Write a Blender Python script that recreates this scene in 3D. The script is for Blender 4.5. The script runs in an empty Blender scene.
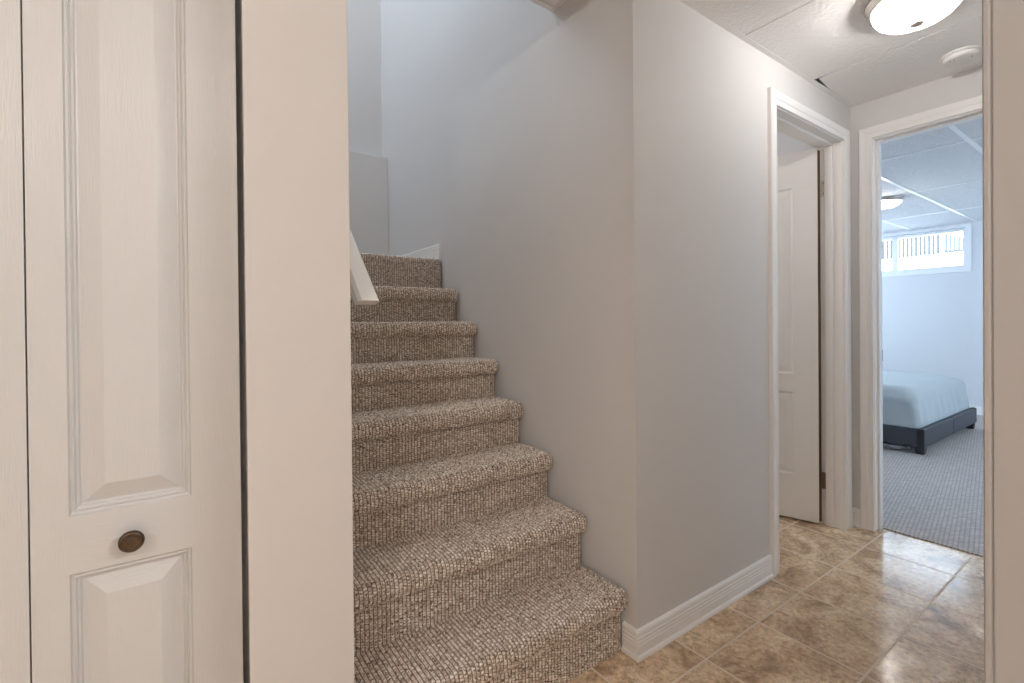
import bpy, bmesh, math, random
import numpy as np
from mathutils import Vector, Matrix

random.seed(4)
SC = bpy.context.scene
COL = SC.collection
PI = math.pi

# ------------------------------------------------------------------ camera
F_PX, YAW, PITCH, ROLL, EYE = 477.0, math.radians(35.25), math.radians(.33), .009, 1.09
up = Vector((0, 0, 1))
fw = Vector((math.sin(YAW), math.cos(YAW), 0))
ri = Vector((math.cos(YAW), -math.sin(YAW), 0))
fw2 = fw * math.cos(PITCH) - up * math.sin(PITCH)
up2 = up * math.cos(PITCH) + fw * math.sin(PITCH)
ri3 = ri * math.cos(ROLL) - up2 * math.sin(ROLL)
up3 = up2 * math.cos(ROLL) + ri * math.sin(ROLL)
cam = bpy.data.cameras.new('camera')
cam.sensor_fit = 'HORIZONTAL'
cam.sensor_width = 36
cam.lens = 36 * F_PX / 1024
cam.shift_y = -15.3 / 1024
cam.clip_start = .01
co = bpy.data.objects.new('camera', cam)
COL.objects.link(co)
M3 = Matrix((ri3, up3, -fw2)).transposed()
co.matrix_world = Matrix.Translation((0, 0, EYE)) @ M3.to_4x4()
SC.camera = co

# ------------------------------------------------------------------ world, light, exposure
W = bpy.data.worlds.new('sky')
SC.world = W
W.use_nodes = True
W.node_tree.nodes['Background'].inputs[0].default_value = (.66, .82, 1.0, 1)
W.node_tree.nodes['Background'].inputs[1].default_value = 6.3
SC.view_settings.view_transform = 'Standard'
SC.view_settings.look = 'None'
SC.view_settings.exposure = 0.55
SC.view_settings.gamma = 1.0
SC.view_settings.use_curve_mapping = False
SC.cycles.max_bounces = 12
SC.cycles.diffuse_bounces = 8
SC.cycles.use_denoising = True
SC.cycles.sample_clamp_indirect = 6.0
SC.cycles.caustics_reflective = False
SC.cycles.caustics_refractive = False


def lamp(name, loc, power, color, radius):
    l = bpy.data.lights.new(name, 'POINT')
    l.energy = power
    l.color = color
    l.shadow_soft_size = radius
    o = bpy.data.objects.new(name, l)
    o.location = loc
    COL.objects.link(o)
    return o


def portal(loc, rot, sx, sy):
    l = bpy.data.lights.new('daylight_portal', 'AREA')
    l.shape = 'RECTANGLE'
    l.size, l.size_y = sx, sy
    l.cycles.is_portal = True
    o = bpy.data.objects.new('daylight_portal', l)
    o.location, o.rotation_euler = loc, rot
    COL.objects.link(o)


WARM = (1.0, .965, .935)
P_HALL, P_FILL, P_BATH, P_BED = 16.0, 95.0, 34.0, 12.0  # includes the power of the added lamps out of view
portal((7.50, 2.16, 1.9), (0, PI / 2, 0), .56, 1.5)           # bedroom window in view
portal((5.5, -1.57, 1.55), (-PI / 2, 0, 0), 2.0, 1.1)       # added unseen bedroom window, brightens the foot of the bed
portal((6.1, 3.57, 1.55), (PI / 2, 0, 0), 2.2, 1.1)        # added bedroom side window, out of view, for more daylight
portal((-1.25, 2.8, 4.0), (0, -PI / 2, 0), 1.0, 1.0) 
          # stairwell window upstairs


# ------------------------------------------------------------------ materials
def mat(name, color, rough=.5, metal=0, spec=.5):
    m = bpy.data.materials.new(name)
    m.use_nodes = True
    b = m.node_tree.nodes['Principled BSDF']
    b.inputs['Base Color'].default_value = (*color, 1)
    b.inputs['Roughness'].default_value = rough
    b.inputs['Metallic'].default_value = metal
    b.inputs['Specular IOR Level'].default_value = spec
    return m


def nd(m, t, **kw):
    n = m.node_tree.nodes.new(t)
    for k, v in kw.items():
        setattr(n, k, v)
    return n


def lk(m, a, b):
    m.node_tree.links.new(a, b)


def bump_noise(m, scale, strength, dist=.002, stretch=(1, 1, 1), detail=2, ridge=False):
    tc = nd(m, 'ShaderNodeTexCoord')
    mp = nd(m, 'ShaderNodeMapping')
    mp.inputs['Scale'].default_value = stretch
    nz = nd(m, 'ShaderNodeTexNoise')
    nz.inputs['Scale'].default_value = scale
    nz.inputs['Detail'].default_value = detail
    bp = nd(m, 'ShaderNodeBump')
    bp.inputs['Strength'].default_value = strength
    bp.inputs['Distance'].default_value = dist
    lk(m, tc.outputs['Object'], mp.inputs[0])
    lk(m, mp.outputs[0], nz.inputs['Vector'])
    src = nz.outputs[0]
    if ridge:
        cr = nd(m, 'ShaderNodeValToRGB')
        cr.color_ramp.elements[0].position = .42
        cr.color_ramp.elements[1].position = .58
        lk(m, src, cr.inputs[0])
        src = cr.outputs[0]
    lk(m, src, bp.inputs['Height'])
    lk(m, bp.outputs[0], m.node_tree.nodes['Principled BSDF'].inputs['Normal'])
    return m


M = {}
M['wall'] = bump_noise(mat('wall_paint', (.69, .68, .672), .62, spec=.3), 160, .12, .001)
M['bedwall'] = bump_noise(mat('bedroom_wall_paint', (.68, .70, .73), .6, spec=.3), 160, .12, .001)
M['trim'] = mat('trim_paint', (.87, .86, .845), .32)
M['frame'] = mat('window_vinyl', (.82, .84, .86), .35)
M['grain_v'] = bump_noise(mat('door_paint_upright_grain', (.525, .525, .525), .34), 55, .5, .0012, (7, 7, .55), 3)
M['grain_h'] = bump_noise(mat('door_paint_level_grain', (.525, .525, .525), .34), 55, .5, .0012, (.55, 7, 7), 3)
M['door'] = mat('door_paint_smooth', (.85, .835, .815), .35)
M['neartrim'] = mat('greige_trim_paint', (.42, .41, .405), .4)
M['ceil'] = bump_noise(mat('ceiling_tile_board', (.88, .87, .86), .85, spec=.2), 60, .3, .004, (1, 1, 1), 3, True)
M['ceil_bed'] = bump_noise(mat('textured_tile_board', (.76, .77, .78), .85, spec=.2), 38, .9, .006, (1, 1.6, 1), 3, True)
M['tee_bed'] = mat('white_tee_metal', (.92, .93, .94), .35)
M['tee'] = mat('ceiling_tee_metal', (.88, .87, .86), .4)
M['dark'] = mat('dark_void', (.02, .017, .015), .9)
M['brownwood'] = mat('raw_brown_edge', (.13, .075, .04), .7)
M['rail'] = mat('handrail_paint', (.87, .86, .84), .3)
M['bronze'] = mat('bronze_knob_metal', (.11, .085, .065), .16, 1)
M['bronze_hinge'] = mat('bronze_hinge_metal', (.30, .22, .16), .4, .8)
M['hinge'] = mat('painted_hinge', (.72, .66, .56), .4, .3)
M['screw'] = mat('screw_metal', (.25, .2, .15), .4, .8)
M['nickel'] = mat('brushed_nickel', (.62, .58, .54), .3, 1)
M['plastic'] = mat('white_plastic', (.83, .82, .80), .4)
M['slot'] = mat('detector_slot', (.3, .29, .28), .6)
M['bedframe'] = bump_noise(mat('charcoal_upholstery', (.062, .068, .082), .6), 500, .3, .001)
M['bedleg'] = mat('black_leg', (.02, .02, .022), .5)
M['spread'] = bump_noise(mat('bedspread_cotton', (.50, .555, .575), .75, spec=.3), 9, .5, .02, (1, 1, .35), 4)
M['sheet'] = mat('white_underlay', (.8, .82, .84), .7)
M['snow'] = mat('snow', (.88, .9, .93), .7)
M['fence'] = bump_noise(mat('grey_fence_wood', (.075, .072, .072), .8), 20, .3)
M['fence2'] = bump_noise(mat('pale_fence_wood', (.12, .13, .15), .8), 20, .3)


def make_glass():
    m = bpy.data.materials.new('window_glass')
    m.use_nodes = True
    nt = m.node_tree
    nt.nodes.clear()
    out = nt.nodes.new('ShaderNodeOutputMaterial')
    mix = nt.nodes.new('ShaderNodeMixShader')
    tr = nt.nodes.new('ShaderNodeBsdfTransparent')
    gl = nt.nodes.new('ShaderNodeBsdfGlossy')
    gl.inputs['Roughness'].default_value = .02
    fr = nt.nodes.new('ShaderNodeFresnel')
    nt.links.new(fr.outputs[0], mix.inputs[0])
    nt.links.new(tr.outputs[0], mix.inputs[1])
    nt.links.new(gl.outputs[0], mix.inputs[2])
    nt.links.new(mix.outputs[0], out.inputs[0])
    return m


M['glass'] = make_glass()


def make_plastic_bag():
    m = mat('clear_plastic', (.85, .9, .93), .25)
    m.node_tree.nodes['Principled BSDF'].inputs['Alpha'].default_value = .65
    return m


M['bag'] = make_plastic_bag()


def make_lamp_glass():
    # frosted lamp glass, lit from inside by its bulb
    m = bpy.data.materials.new('frosted_lamp_glass')
    m.use_nodes = True
    nt = m.node_tree
    nt.nodes.clear()
    out = nt.nodes.new('ShaderNodeOutputMaterial')
    tl = nt.nodes.new('ShaderNodeBsdfTranslucent')
    tl.inputs[0].default_value = (.36, .335, .29, 1)
    df = nt.nodes.new('ShaderNodeBsdfPrincipled')
    df.inputs['Base Color'].default_value = (.9, .87, .8, 1)
    df.inputs['Roughness'].default_value = .25
    tr = nt.nodes.new('ShaderNodeBsdfTransparent')
    m1 = nt.nodes.new('ShaderNodeMixShader')
    m1.inputs[0].default_value = .5
    m2 = nt.nodes.new('ShaderNodeMixShader')
    m2.inputs[0].default_value = .35
    nt.links.new(tl.outputs[0], m1.inputs[1])
    nt.links.new(df.outputs[0], m1.inputs[2])
    nt.links.new(m1.outputs[0], m2.inputs[1])
    nt.links.new(tr.outputs[0], m2.inputs[2])
    nt.links.new(m2.outputs[0], out.inputs[0])
    return m


M['lampglass'] = make_lamp_glass()
M['lampglass_bed'] = M['lampglass']

TP, TX0, TY0 = .3267, 1.390, .897


def make_tile():
    m = mat('stone_look_tile', (.5, .4, .3), .3)
    b = m.node_tree.nodes['Principled BSDF']
    tc = nd(m, 'ShaderNodeTexCoord')
    sp = nd(m, 'ShaderNodeSeparateXYZ')
    lk(m, tc.outputs['Object'], sp.inputs[0])

    def mth(op, a, bb=None, c=None):
        n = nd(m, 'ShaderNodeMath', operation=op)
        for i, v in enumerate((a, bb, c)):
            if v is None:
                continue
            if isinstance(v, (int, float)):
                n.inputs[i].default_value = v
            else:
                lk(m, v, n.inputs[i])
        return n.outputs[0]
    ux = mth('DIVIDE', mth('SUBTRACT', sp.outputs[0], TX0), TP)
    uy = mth('DIVIDE', mth('SUBTRACT', sp.outputs[1], TY0), TP)
    fx, fy = mth('FLOOR', ux), mth('FLOOR', uy)
    dx = mth('PINGPONG', ux, .5)
    dy = mth('PINGPONG', uy, .5)
    d = mth('MINIMUM', dx, dy)
    # tile mask: 0 in grout, 1 on tile
    mask = nd(m, 'ShaderNodeMapRange')
    mask.inputs['From Min'].default_value = .0075
    mask.inputs['From Max'].default_value = .013
    lk(m, d, mask.inputs['Value'])
    cell = nd(m, 'ShaderNodeCombineXYZ')
    lk(m, fx, cell.inputs[0])
    lk(m, fy, cell.inputs[1])
    wn = nd(m, 'ShaderNodeTexWhiteNoise')
    lk(m, cell.outputs[0], wn.inputs['Vector'])
    off = nd(m, 'ShaderNodeVectorMath', operation='SCALE')
    off.inputs['Scale'].default_value = 40
    lk(m, wn.outputs['Color'], off.inputs[0])
    add = nd(m, 'ShaderNodeVectorMath', operation='ADD')
    lk(m, tc.outputs['Object'], add.inputs[0])
    lk(m, off.outputs[0], add.inputs[1])
    n1 = nd(m, 'ShaderNodeTexNoise')
    n1.inputs['Scale'].default_value = 5.5
    n1.inputs['Detail'].default_value = 9
    n1.inputs['Roughness'].default_value = .70
    n1.inputs['Distortion'].default_value = .8
    lk(m, add.outputs[0], n1.inputs['Vector'])
    cr = nd(m, 'ShaderNodeValToRGB')
    els = cr.color_ramp.elements
    els[0].position, els[0].color = .36, (.33, .225, .15, 1)
    els[1].position, els[1].color = .67, (.90, .80, .65, 1)
    e = els.new(.47)
    e.color = (.60, .44, .295, 1)
    e = els.new(.56)
    e.color = (.76, .60, .42, 1)
    lk(m, n1.outputs[0], cr.inputs[0])
    n2 = nd(m, 'ShaderNodeTexNoise')
    n2.inputs['Scale'].default_value = 60
    n2.inputs['Detail'].default_value = 6
    n2.inputs['Roughness'].default_value = .7
    lk(m, add.outputs[0], n2.inputs['Vector'])
    cr2 = nd(m, 'ShaderNodeValToRGB')
    cr2.color_ramp.elements[0].position, cr2.color_ramp.elements[0].color = .36, (.66, .61, .57, 1)
    cr2.color_ramp.elements[1].position, cr2.color_ramp.elements[1].color = .58, (1.14, 1.13, 1.10, 1)
    lk(m, n2.outputs[0], cr2.inputs[0])
    mul = nd(m, 'ShaderNodeMix', data_type='RGBA', blend_type='MULTIPLY')
    mul.inputs[0].default_value = 1
    lk(m, cr.outputs[0], mul.inputs[6])
    lk(m, cr2.outputs[0], mul.inputs[7])
    mx = nd(m, 'ShaderNodeMix', data_type='RGBA')
    lk(m, mask.outputs[0], mx.inputs[0])
    mx.inputs[6].default_value = (.72, .61, .49, 1)
    lk(m, mul.outputs[2], mx.inputs[7])
    lk(m, mx.outputs[2], b.inputs['Base Color'])
    rg = nd(m, 'ShaderNodeMapRange')
    rg.inputs['To Min'].default_value = .75
    rg.inputs['To Max'].default_value = .17
    lk(m, mask.outputs[0], rg.inputs['Value'])
    lk(m, rg.outputs[0], b.inputs['Roughness'])
    hsum = mth('ADD', mth('MULTIPLY', mask.outputs[0], 1.0), mth('MULTIPLY', n1.outputs[0], .12))
    bp = nd(m, 'ShaderNodeBump')
    bp.inputs['Strength'].default_value = .45
    bp.inputs['Distance'].default_value = .0018
    lk(m, hsum, bp.inputs['Height'])
    lk(m, bp.outputs[0], b.inputs['Normal'])
    b.inputs['Specular IOR Level'].default_value = .6
    return m


M['tile'] = make_tile()
PITCH_X, PITCH_S = .0120, .0078


def make_stair_carpet():
    m = mat('looped_stair_carpet', (.3, .23, .18), .95, spec=.15)
    b = m.node_tree.nodes['Principled BSDF']
    uv = nd(m, 'ShaderNodeUVMap')
    uv.uv_map = 'UVMap'
    fl = nd(m, 'ShaderNodeVectorMath', operation='FLOOR')
    lk(m, uv.outputs[0], fl.inputs[0])
    wn = nd(m, 'ShaderNodeTexWhiteNoise')
    lk(m, fl.outputs[0], wn.inputs['Vector'])
    cr = nd(m, 'ShaderNodeValToRGB')
    els = cr.color_ramp.elements
    els[0].position, els[0].color = 0, (.56, .48, .41, 1)
    els[1].position, els[1].color = 1, (.95, .89, .82, 1)
    for p, c in ((.25, (.68, .59, .51, 1)), (.6, (.82, .735, .655, 1))):
        e = els.new(p)
        e.color = c
    lk(m, wn.outputs['Value'], cr.inputs[0])
    # each loop twists a brown ply with the beige one
    ply = nd(m, 'ShaderNodeTexNoise')
    ply.inputs['Scale'].default_value = 1.6
    ply.inputs['Detail'].default_value = 1
    lk(m, uv.outputs[0], ply.inputs['Vector'])
    pr = nd(m, 'ShaderNodeValToRGB')
    pr.color_ramp.elements[0].position = .36
    pr.color_ramp.elements[1].position = .44
    lk(m, ply.outputs[0], pr.inputs[0])
    mixp = nd(m, 'ShaderNodeMix', data_type='RGBA')
    lk(m, pr.outputs[0], mixp.inputs[0])
    mixp.inputs[6].default_value = (.17, .115, .08, 1)
    lk(m, cr.outputs[0], mixp.inputs[7])
    # brown backing shows between the rows of loops
    sx = nd(m, 'ShaderNodeSeparateXYZ')
    lk(m, uv.outputs[0], sx.inputs[0])
    pp = nd(m, 'ShaderNodeMath', operation='PINGPONG')
    pp.inputs[1].default_value = .5
    lk(m, sx.outputs[0], pp.inputs[0])
    mr = nd(m, 'ShaderNodeMapRange')
    mr.inputs['From Min'].default_value = .07
    mr.inputs['From Max'].default_value = .13
    pv = nd(m, 'ShaderNodeMath', operation='PINGPONG')
    pv.inputs[1].default_value = .5
    lk(m, sx.outputs[1], pv.inputs[0])
    pm = nd(m, 'ShaderNodeMath', operation='MULTIPLY_ADD')
    pm.inputs[1].default_value = .8
    pm.inputs[2].default_value = .045
    lk(m, pv.outputs[0], pm.inputs[0])
    pn = nd(m, 'ShaderNodeMath', operation='MINIMUM')
    lk(m, pp.outputs[0], pn.inputs[0])
    lk(m, pm.outputs[0], pn.inputs[1])
    lk(m, pn.outputs[0], mr.inputs['Value'])
    mixb = nd(m, 'ShaderNodeMix', data_type='RGBA')
    lk(m, mr.outputs[0], mixb.inputs[0])
    mixb.inputs[6].default_value = (.19, .135, .10, 1)
    lk(m, mixp.outputs[2], mixb.inputs[7])
    cr = mixb
    # fine yarn fibre
    nz = nd(m, 'ShaderNodeTexNoise')
    nz.inputs['Scale'].default_value = 2.5
    nz.inputs['Detail'].default_value = 3
    lk(m, uv.outputs[0], nz.inputs['Vector'])
    cr2 = nd(m, 'ShaderNodeValToRGB')
    cr2.color_ramp.elements[0].position, cr2.color_ramp.elements[0].color = .3, (.72, .70, .68, 1)
    cr2.color_ramp.elements[1].position, cr2.color_ramp.elements[1].color = .7, (1.2, 1.2, 1.2, 1)
    lk(m, nz.outputs[0], cr2.inputs[0])
    mul = nd(m, 'ShaderNodeMix', data_type='RGBA', blend_type='MULTIPLY')
    mul.inputs[0].default_value = 1
    lk(m, cr.outputs[2], mul.inputs[6])
    lk(m, cr2.outputs[0], mul.inputs[7])
    lk(m, mul.outputs[2], b.inputs['Base Color'])
    return m


M['carpet'] = make_stair_carpet()


def make_bed_carpet():
    m = mat('bedroom_carpet_loop', (.4, .37, .36), .95, spec=.15)
    b = m.node_tree.nodes['Principled BSDF']
    tc = nd(m, 'ShaderNodeTexCoord')
    mp = nd(m, 'ShaderNodeMapping')
    mp.inputs['Rotation'].default_value = (0, 0, .6)
    lk(m, tc.outputs['Object'], mp.inputs[0])
    br = nd(m, 'ShaderNodeTexBrick')
    br.inputs['Scale'].default_value = 1
    br.inputs['Brick Width'].default_value = .026
    br.inputs['Row Height'].default_value = .0125
    br.inputs['Mortar Size'].default_value = .0030
    br.inputs['Mortar Smooth'].default_value = .6
    br.inputs['Color1'].default_value = (.72, .665, .63, 1)
    br.inputs['Color2'].default_value = (.56, .51, .48, 1)
    br.inputs['Mortar'].default_value = (.30, .27, .255, 1)
    lk(m, mp.outputs[0], br.inputs['Vector'])
    lk(m, br.outputs['Color'], b.inputs['Base Color'])
    inv = nd(m, 'ShaderNodeMath', operation='SUBTRACT')
    inv.inputs[0].default_value = 1
    lk(m, br.outputs['Fac'], inv.inputs[1])
    bp = nd(m, 'ShaderNodeBump')
    bp.inputs['Strength'].default_value = .6
    bp.inputs['Distance'].default_value = .003
    lk(m, inv.outputs[0], bp.inputs['Height'])
    lk(m, bp.outputs[0], b.inputs['Normal'])
    return m


M['bedcarpet'] = make_bed_carpet()


# ------------------------------------------------------------------ helpers
def tag(o, label=None, cat=None, group=None, kind=None):
    if label: o['label'] = label
    if cat: o['category'] = cat
    if group: o['group'] = group
    if kind: o['kind'] = kind
    return o


def empty(name, loc, label=None, cat=None, group=None, kind=None, rz=0, parent=None):
    o = bpy.data.objects.new(name, None)
    o.empty_display_size = .1
    o.location = loc
    o.rotation_euler = (0, 0, rz)
    COL.objects.link(o)
    if parent: o.parent = parent
    return tag(o, label, cat, group, kind)


def obj(name, bm, mats, parent=None, smooth=False, loc=None, bevel=0, seg=2):
    me = bpy.data.meshes.new(name)
    bmesh.ops.recalc_face_normals(bm, faces=bm.faces)
    bm.to_mesh(me)
    bm.free()
    if not isinstance(mats, (list, tuple)): mats = [mats]
    for m in mats: me.materials.append(m)
    if smooth:
        for p in me.polygons: p.use_smooth = True
    o = bpy.data.objects.new(name, me)
    COL.objects.link(o)
    if parent is not None: o.parent = parent
    if loc is not None: o.location = loc
    if bevel:
        md = o.modifiers.new('bevel', 'BEVEL')
        md.width, md.segments, md.limit_method = bevel, seg, 'ANGLE'
        md.angle_limit = math.radians(35)
    return o


def box(bm, x0, y0, z0, x1, y1, z1, mi=0):
    vs = [bm.verts.new((x, y, z)) for x in (x0, x1) for y in (y0, y1) for z in (z0, z1)]
    for f in ((0, 1, 3, 2), (4, 6, 7, 5), (0, 4, 5, 1), (2, 3, 7, 6), (0, 2, 6, 4), (1, 5, 7, 3)):
        bm.faces.new([vs[i] for i in f]).material_index = mi
    return bm


def boxes(lst):
    bm = bmesh.new()
    for b in lst: box(bm, *b)
    return bm


def structure(name, bm, m, parent=None, **k):
    o = obj(name, bm, m, parent, **k)
    if parent is None: o['kind'] = 'structure'
    return o


def sweep(path, prof, fn, closed_path=False):
    """profile (off, h) swept along a 2-D path with mitred corners; fn(a, b, h) -> xyz. off goes to the left of travel."""
    bm = bmesh.new()
    n = len(path)
    rings = []
    for i, p in enumerate(path):
        p = Vector(p)
        d0 = (p - Vector(path[i - 1])).normalized() if i > 0 else None
        d1 = (Vector(path[i + 1]) - p).normalized() if i < n - 1 else None
        if d0 is None: d0 = d1
        if d1 is None: d1 = d0
        n0, n1 = Vector((-d0.y, d0.x)), Vector((-d1.y, d1.x))
        mt = (n0 + n1)
        mt = mt / max(1e-6, mt.dot(n0)) if mt.length > 1e-6 else n0
        rings.append([bm.verts.new(fn(p.x + mt.x * o, p.y + mt.y * o, h)) for o, h in prof])
    k = len(prof)
    for i in range(n - 1):
        for j in range(k):
            a, b = rings[i], rings[i + 1]
            bm.faces.new((a[j], b[j], b[(j + 1) % k], a[(j + 1) % k]))
    bm.faces.new(rings[0])
    bm.faces.new(rings[-1][::-1])
    return bm


def lathe(bm, prof, cx=0, cy=0, seg=48, axis='z', wave=None):
    rings = []
    for r, h in prof:
        if r < 1e-5:
            rings.append([bm.verts.new((cx, cy, h))])
        else:
            rings.append([bm.verts.new((cx + r * (1 + (wave(i / seg, r) if wave else 0)) * math.cos(2 * PI * i / seg),
                                        cy + r * (1 + (wave(i / seg, r) if wave else 0)) * math.sin(2 * PI * i / seg), h)) for i in range(seg)])
    for a, b in zip(rings, rings[1:]):
        for i in range(seg):
            j = (i + 1) % seg
            if len(a) == 1 and len(b) == 1: continue
            if len(a) == 1: bm.faces.new((a[0], b[i], b[j]))
            elif len(b) == 1: bm.faces.new((a[i], a[j], b[0]))
            else: bm.faces.new((a[i], a[j], b[j], b[i]))
    return bm


# base profile: (depth out of the wall, height)
BASE = [(0, 0), (.017, 0), (.0175, .006), (.015, .012), (.0105, .0155), (.0105, .044), (.0085, .046), (.0085, .049), (.0105, .051),
        (.0105, .056), (.0085, .058), (.0085, .061), (.011, .063), (.0115, .070), (.009, .072), (.009, .076), (.011, .079), (.0095, .088), (.004, .093), (0, .094)]
# casing profile: (distance outward from the opening, depth out of the wall)
CASE = [(0, 0), (0, .009), (.002, .0115), (.006, .012), (.009, .0095), (.026, .0095), (.029, .0125), (.036, .014), (.048, .0165), (.055, .017), (.0585, .014), (.0595, 0)]

# ------------------------------------------------------------------ room shell
YW = 1.03          # plane of the closet wall and the hall's left wall
XS = 1.215         # right wall of the stairs
XL = .307          # end of the drywall left of the stairs
XE = 2.94          # end wall with the bedroom door
HC = 2.22
HALLR = .04        # hall's right wall
XW = 7.45          # bedroom window wall

# floors
b = bmesh.new()
box(b, -2.6, -2.6, -.06, 3.01, 1.30, 0)
box(b, -2.6, 1.30, -.06, 1.30, 3.3, 0)
box(b, 1.30, 1.30, -.06, 3.01, 3.2, 0)
structure('floor', b, M['tile'])
b = bmesh.new()
box(b, 3.01, -1.7, -.06, XW + .1, 3.7, .006)
structure('floor_bedroom', b, M['bedcarpet'])

# hall left wall (Y = YW) with doorway 2.13..2.83
b = bmesh.new()
box(b, XS + .1, YW, 0, 2.12, YW + .12, HC + .3)
box(b, 2.12, YW, 2.03, 2.84, YW + .12, HC + .3)
box(b, 2.84, YW, 0, XE + .11, YW + .12, HC + .3)
structure('wall_hall', b, M['wall'])
# right wall of the stairwell, set back above the landing
b = bmesh.new()
box(b, XS, YW, 0, XS + .1, 3.30, 5.6)
structure('wall_stair_right', b, M['wall'])
# back wall of the landing with the ledge
b = bmesh.new()
box(b, -1.3, 3.19, 0, XS, 3.42, 2.245)
box(b, -1.3, 3.30, 2.245, XS + .1, 3.42, 5.6)
structure('wall_landing', b, M['wall'], bevel=.006)
# drywall strip left of the stairs and the wall beside the flight
b = bmesh.new()
box(b, .110, YW, 0, XL, YW + .12, HC + .3)
box(b, .190, YW + .12, 0, XL, 2.41, HC + .3)
structure('wall_stair_left', b, M['wall'], bevel=.002)
b = bmesh.new()
box(b, -1.3, 2.31, 0, .190, 2.41, HC + .3)
structure('wall_landing_side', b, M['wall'])
# end wall with the bedroom doorway (Y .17 .. .928)
b = bmesh.new()
box(b, XE, .938, 0, XE + .11, YW, HC + .3)
box(b, XE, .16, 2.03, XE + .11, .938, HC + .3)
box(b, XE, -2.6, 0, XE + .11, .16, HC + .3)
structure('wall_end', b, [M['wall']])
# hall right wall, its near end shows at the right edge
b = bmesh.new()
box(b, .668, -.20, 0, .78, .085, HC + .3)
box(b, .78, -.20, 0, XE, HALLR, HC + .3)
structure('wall_hall_right', b, M['wall'])
# closet: header, back and side walls
b = bmesh.new()
box(b, -.60, YW, 2.08, .110, YW + .12, HC + .3)
box(b, -2.6, YW, 0, -.60, YW + .12, HC + .3)
box(b, -.70, YW + .12, 0, -.60, 1.75, HC + .3)
box(b, -.70, 1.75, 0, .190, 1.85, HC + .3)
structure('wall_closet', b, M['wall'])
b = bmesh.new()
box(b, -.70, YW + .12, HC, .190, 1.85, HC + .1)
structure('ceiling_closet', b, M['wall'])
# outer walls of the near room
b = bmesh.new()
box(b, -2.7, -2.6, 0, -2.6, YW + .12, HC + .3)
structure('wall_left', b, M['wall'])
b = bmesh.new()
box(b, -2.7, -2.7, 0, XE + .11, -2.6, HC + .3)
structure('wall_back', b, M['wall'])
# side room behind the panel door
b = bmesh.new()
box(b, XS + .1, 3.0, 0, XE + .11, 3.1, HC + .3)
structure('wall_side_room', b, M['wall'])
# bedroom walls
b = bmesh.new()
box(b, XE, YW, 0, XE + .11, 3.7, HC + .3)
structure('wall_bedroom_near', b, M['bedwall'])
b = bmesh.new()
WY0, WY1, WZ0, WZ1 = 1.475, 2.90, 1.695, 2.155
box(b, XW, -1.7, -.3, XW + .22, WY0, 2.8)
box(b, XW, WY1, -.3, XW + .22, 3.7, 2.8)
box(b, XW, WY0, -.3, XW + .22, WY1, WZ0)
box(b, XW, WY0, WZ1, XW + .22, WY1, 2.8)
structure('wall_window', b, M['bedwall'])
b = bmesh.new()
box(b, XE + .11, 3.6, 0, 5.0, 3.7, 2.5)
box(b, 7.2, 3.6, 0, XW, 3.7, 2.5)
box(b, 5.0, 3.6, 0, 7.2, 3.7, 1.0)
box(b, 5.0, 3.6, 2.1, 7.2, 3.7, 2.5)
structure('wall_bedroom_head', b, M['bedwall'])
b = bmesh.new()
box(b, XE + .11, -1.7, 0, 4.5, -1.6, 2.5)
box(b, 6.5, -1.7, 0, XW, -1.6, 2.5)
box(b, 4.5, -1.7, 0, 6.5, -1.6, 1.0)
box(b, 4.5, -1.7, 2.1, 6.5, -1.6, 2.5)
structure('wall_bedroom_right', b, M['bedwall'])
# stairwell upper shell: floor level above, left wall with a window opening
b = bmesh.new()
box(b, -1.3, 1.424, 2.52, -1.2, 2.3, 5.6)
box(b, -1.3, 2.3, 2.0, -1.2, 3.3, 3.5)
box(b, -1.3, 2.3, 4.5, -1.2, 3.3, 5.6)
box(b, -1.3, 2.41, 0, -1.2, 3.3, 2.0)
structure('wall_stair_window', b, M['wall'])
b = bmesh.new()
box(b, -1.3, 1.30, 2.52, XS + .1, 1.424, 5.6)
structure('wall_upper_hall', b, M['wall'])
b = bmesh.new()
box(b, -1.3, 1.30, 5.6, XS + .1, 3.42, 5.7)
structure('ceiling_stairwell', b, M['wall'])

# ceilings ------------------------------------------------------------
# tiles as separate panels between tees, one mesh; a dropped sliver near the hall wall shows the dark void
b = bmesh.new()


def slabs(bm, xs, ys, z, t=.02, g=.0035, mi=0, skip=None):
    for x0, x1 in zip(xs, xs[1:]):
        for y0, y1 in zip(ys, ys[1:]):
            if skip and skip(x0, y0): continue
            box(bm, x0 + g, y0 + g, z + .002, x1 - g, y1 - g, z + t, mi)


hx = [.78, 1.247, 1.855, 2.465, XE]
slabs(b, hx[:4], [HALLR, YW], HC)
# the last tile has an open sliver at its corner by the wall
x0, x1 = 2.465 + .0035, XE - .0035
box(b, x0, HALLR + .003, HC + .002, x1, .975, HC + .02)
box(b, 2.70, .975, HC + .002, x1, YW - .003, HC + .02)
vs = [b.verts.new(p) for p in ((x0, .975, HC + .002), (x0, .993, HC + .002), (2.62, 1.008, HC + .002), (2.70, YW - .003, HC + .002), (2.70, .975, HC + .002))]
b.faces.new(vs)
xs = [-2.6 + .61 * i for i in range(6)] + [.78]
ys = [-2.6, -1.38, -.16, YW]
slabs(b, xs, ys, HC)
slabs(b, hx, [-2.6, -1.38, -.20], HC)
for x in hx[1:4]:
    box(b, x - .0075, HALLR, HC + .0060, x + .0075, YW, HC + .0085, 1)
for x in xs[1:]:
    box(b, x - .0115, -2.6, HC, x + .0115, (YW if x < .6 else HALLR), HC + .0018, 1)
for y in ys[1:3]:
    box(b, -2.6, y - .0115, HC, .668, y + .0115, HC + .0018, 1)
box(b, .78, YW - .022, HC - .0005, XE, YW, HC + .0012, 1)
box(b, XE - .022, HALLR, HC - .0005, XE, YW - .022, HC + .0012, 1)
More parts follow.
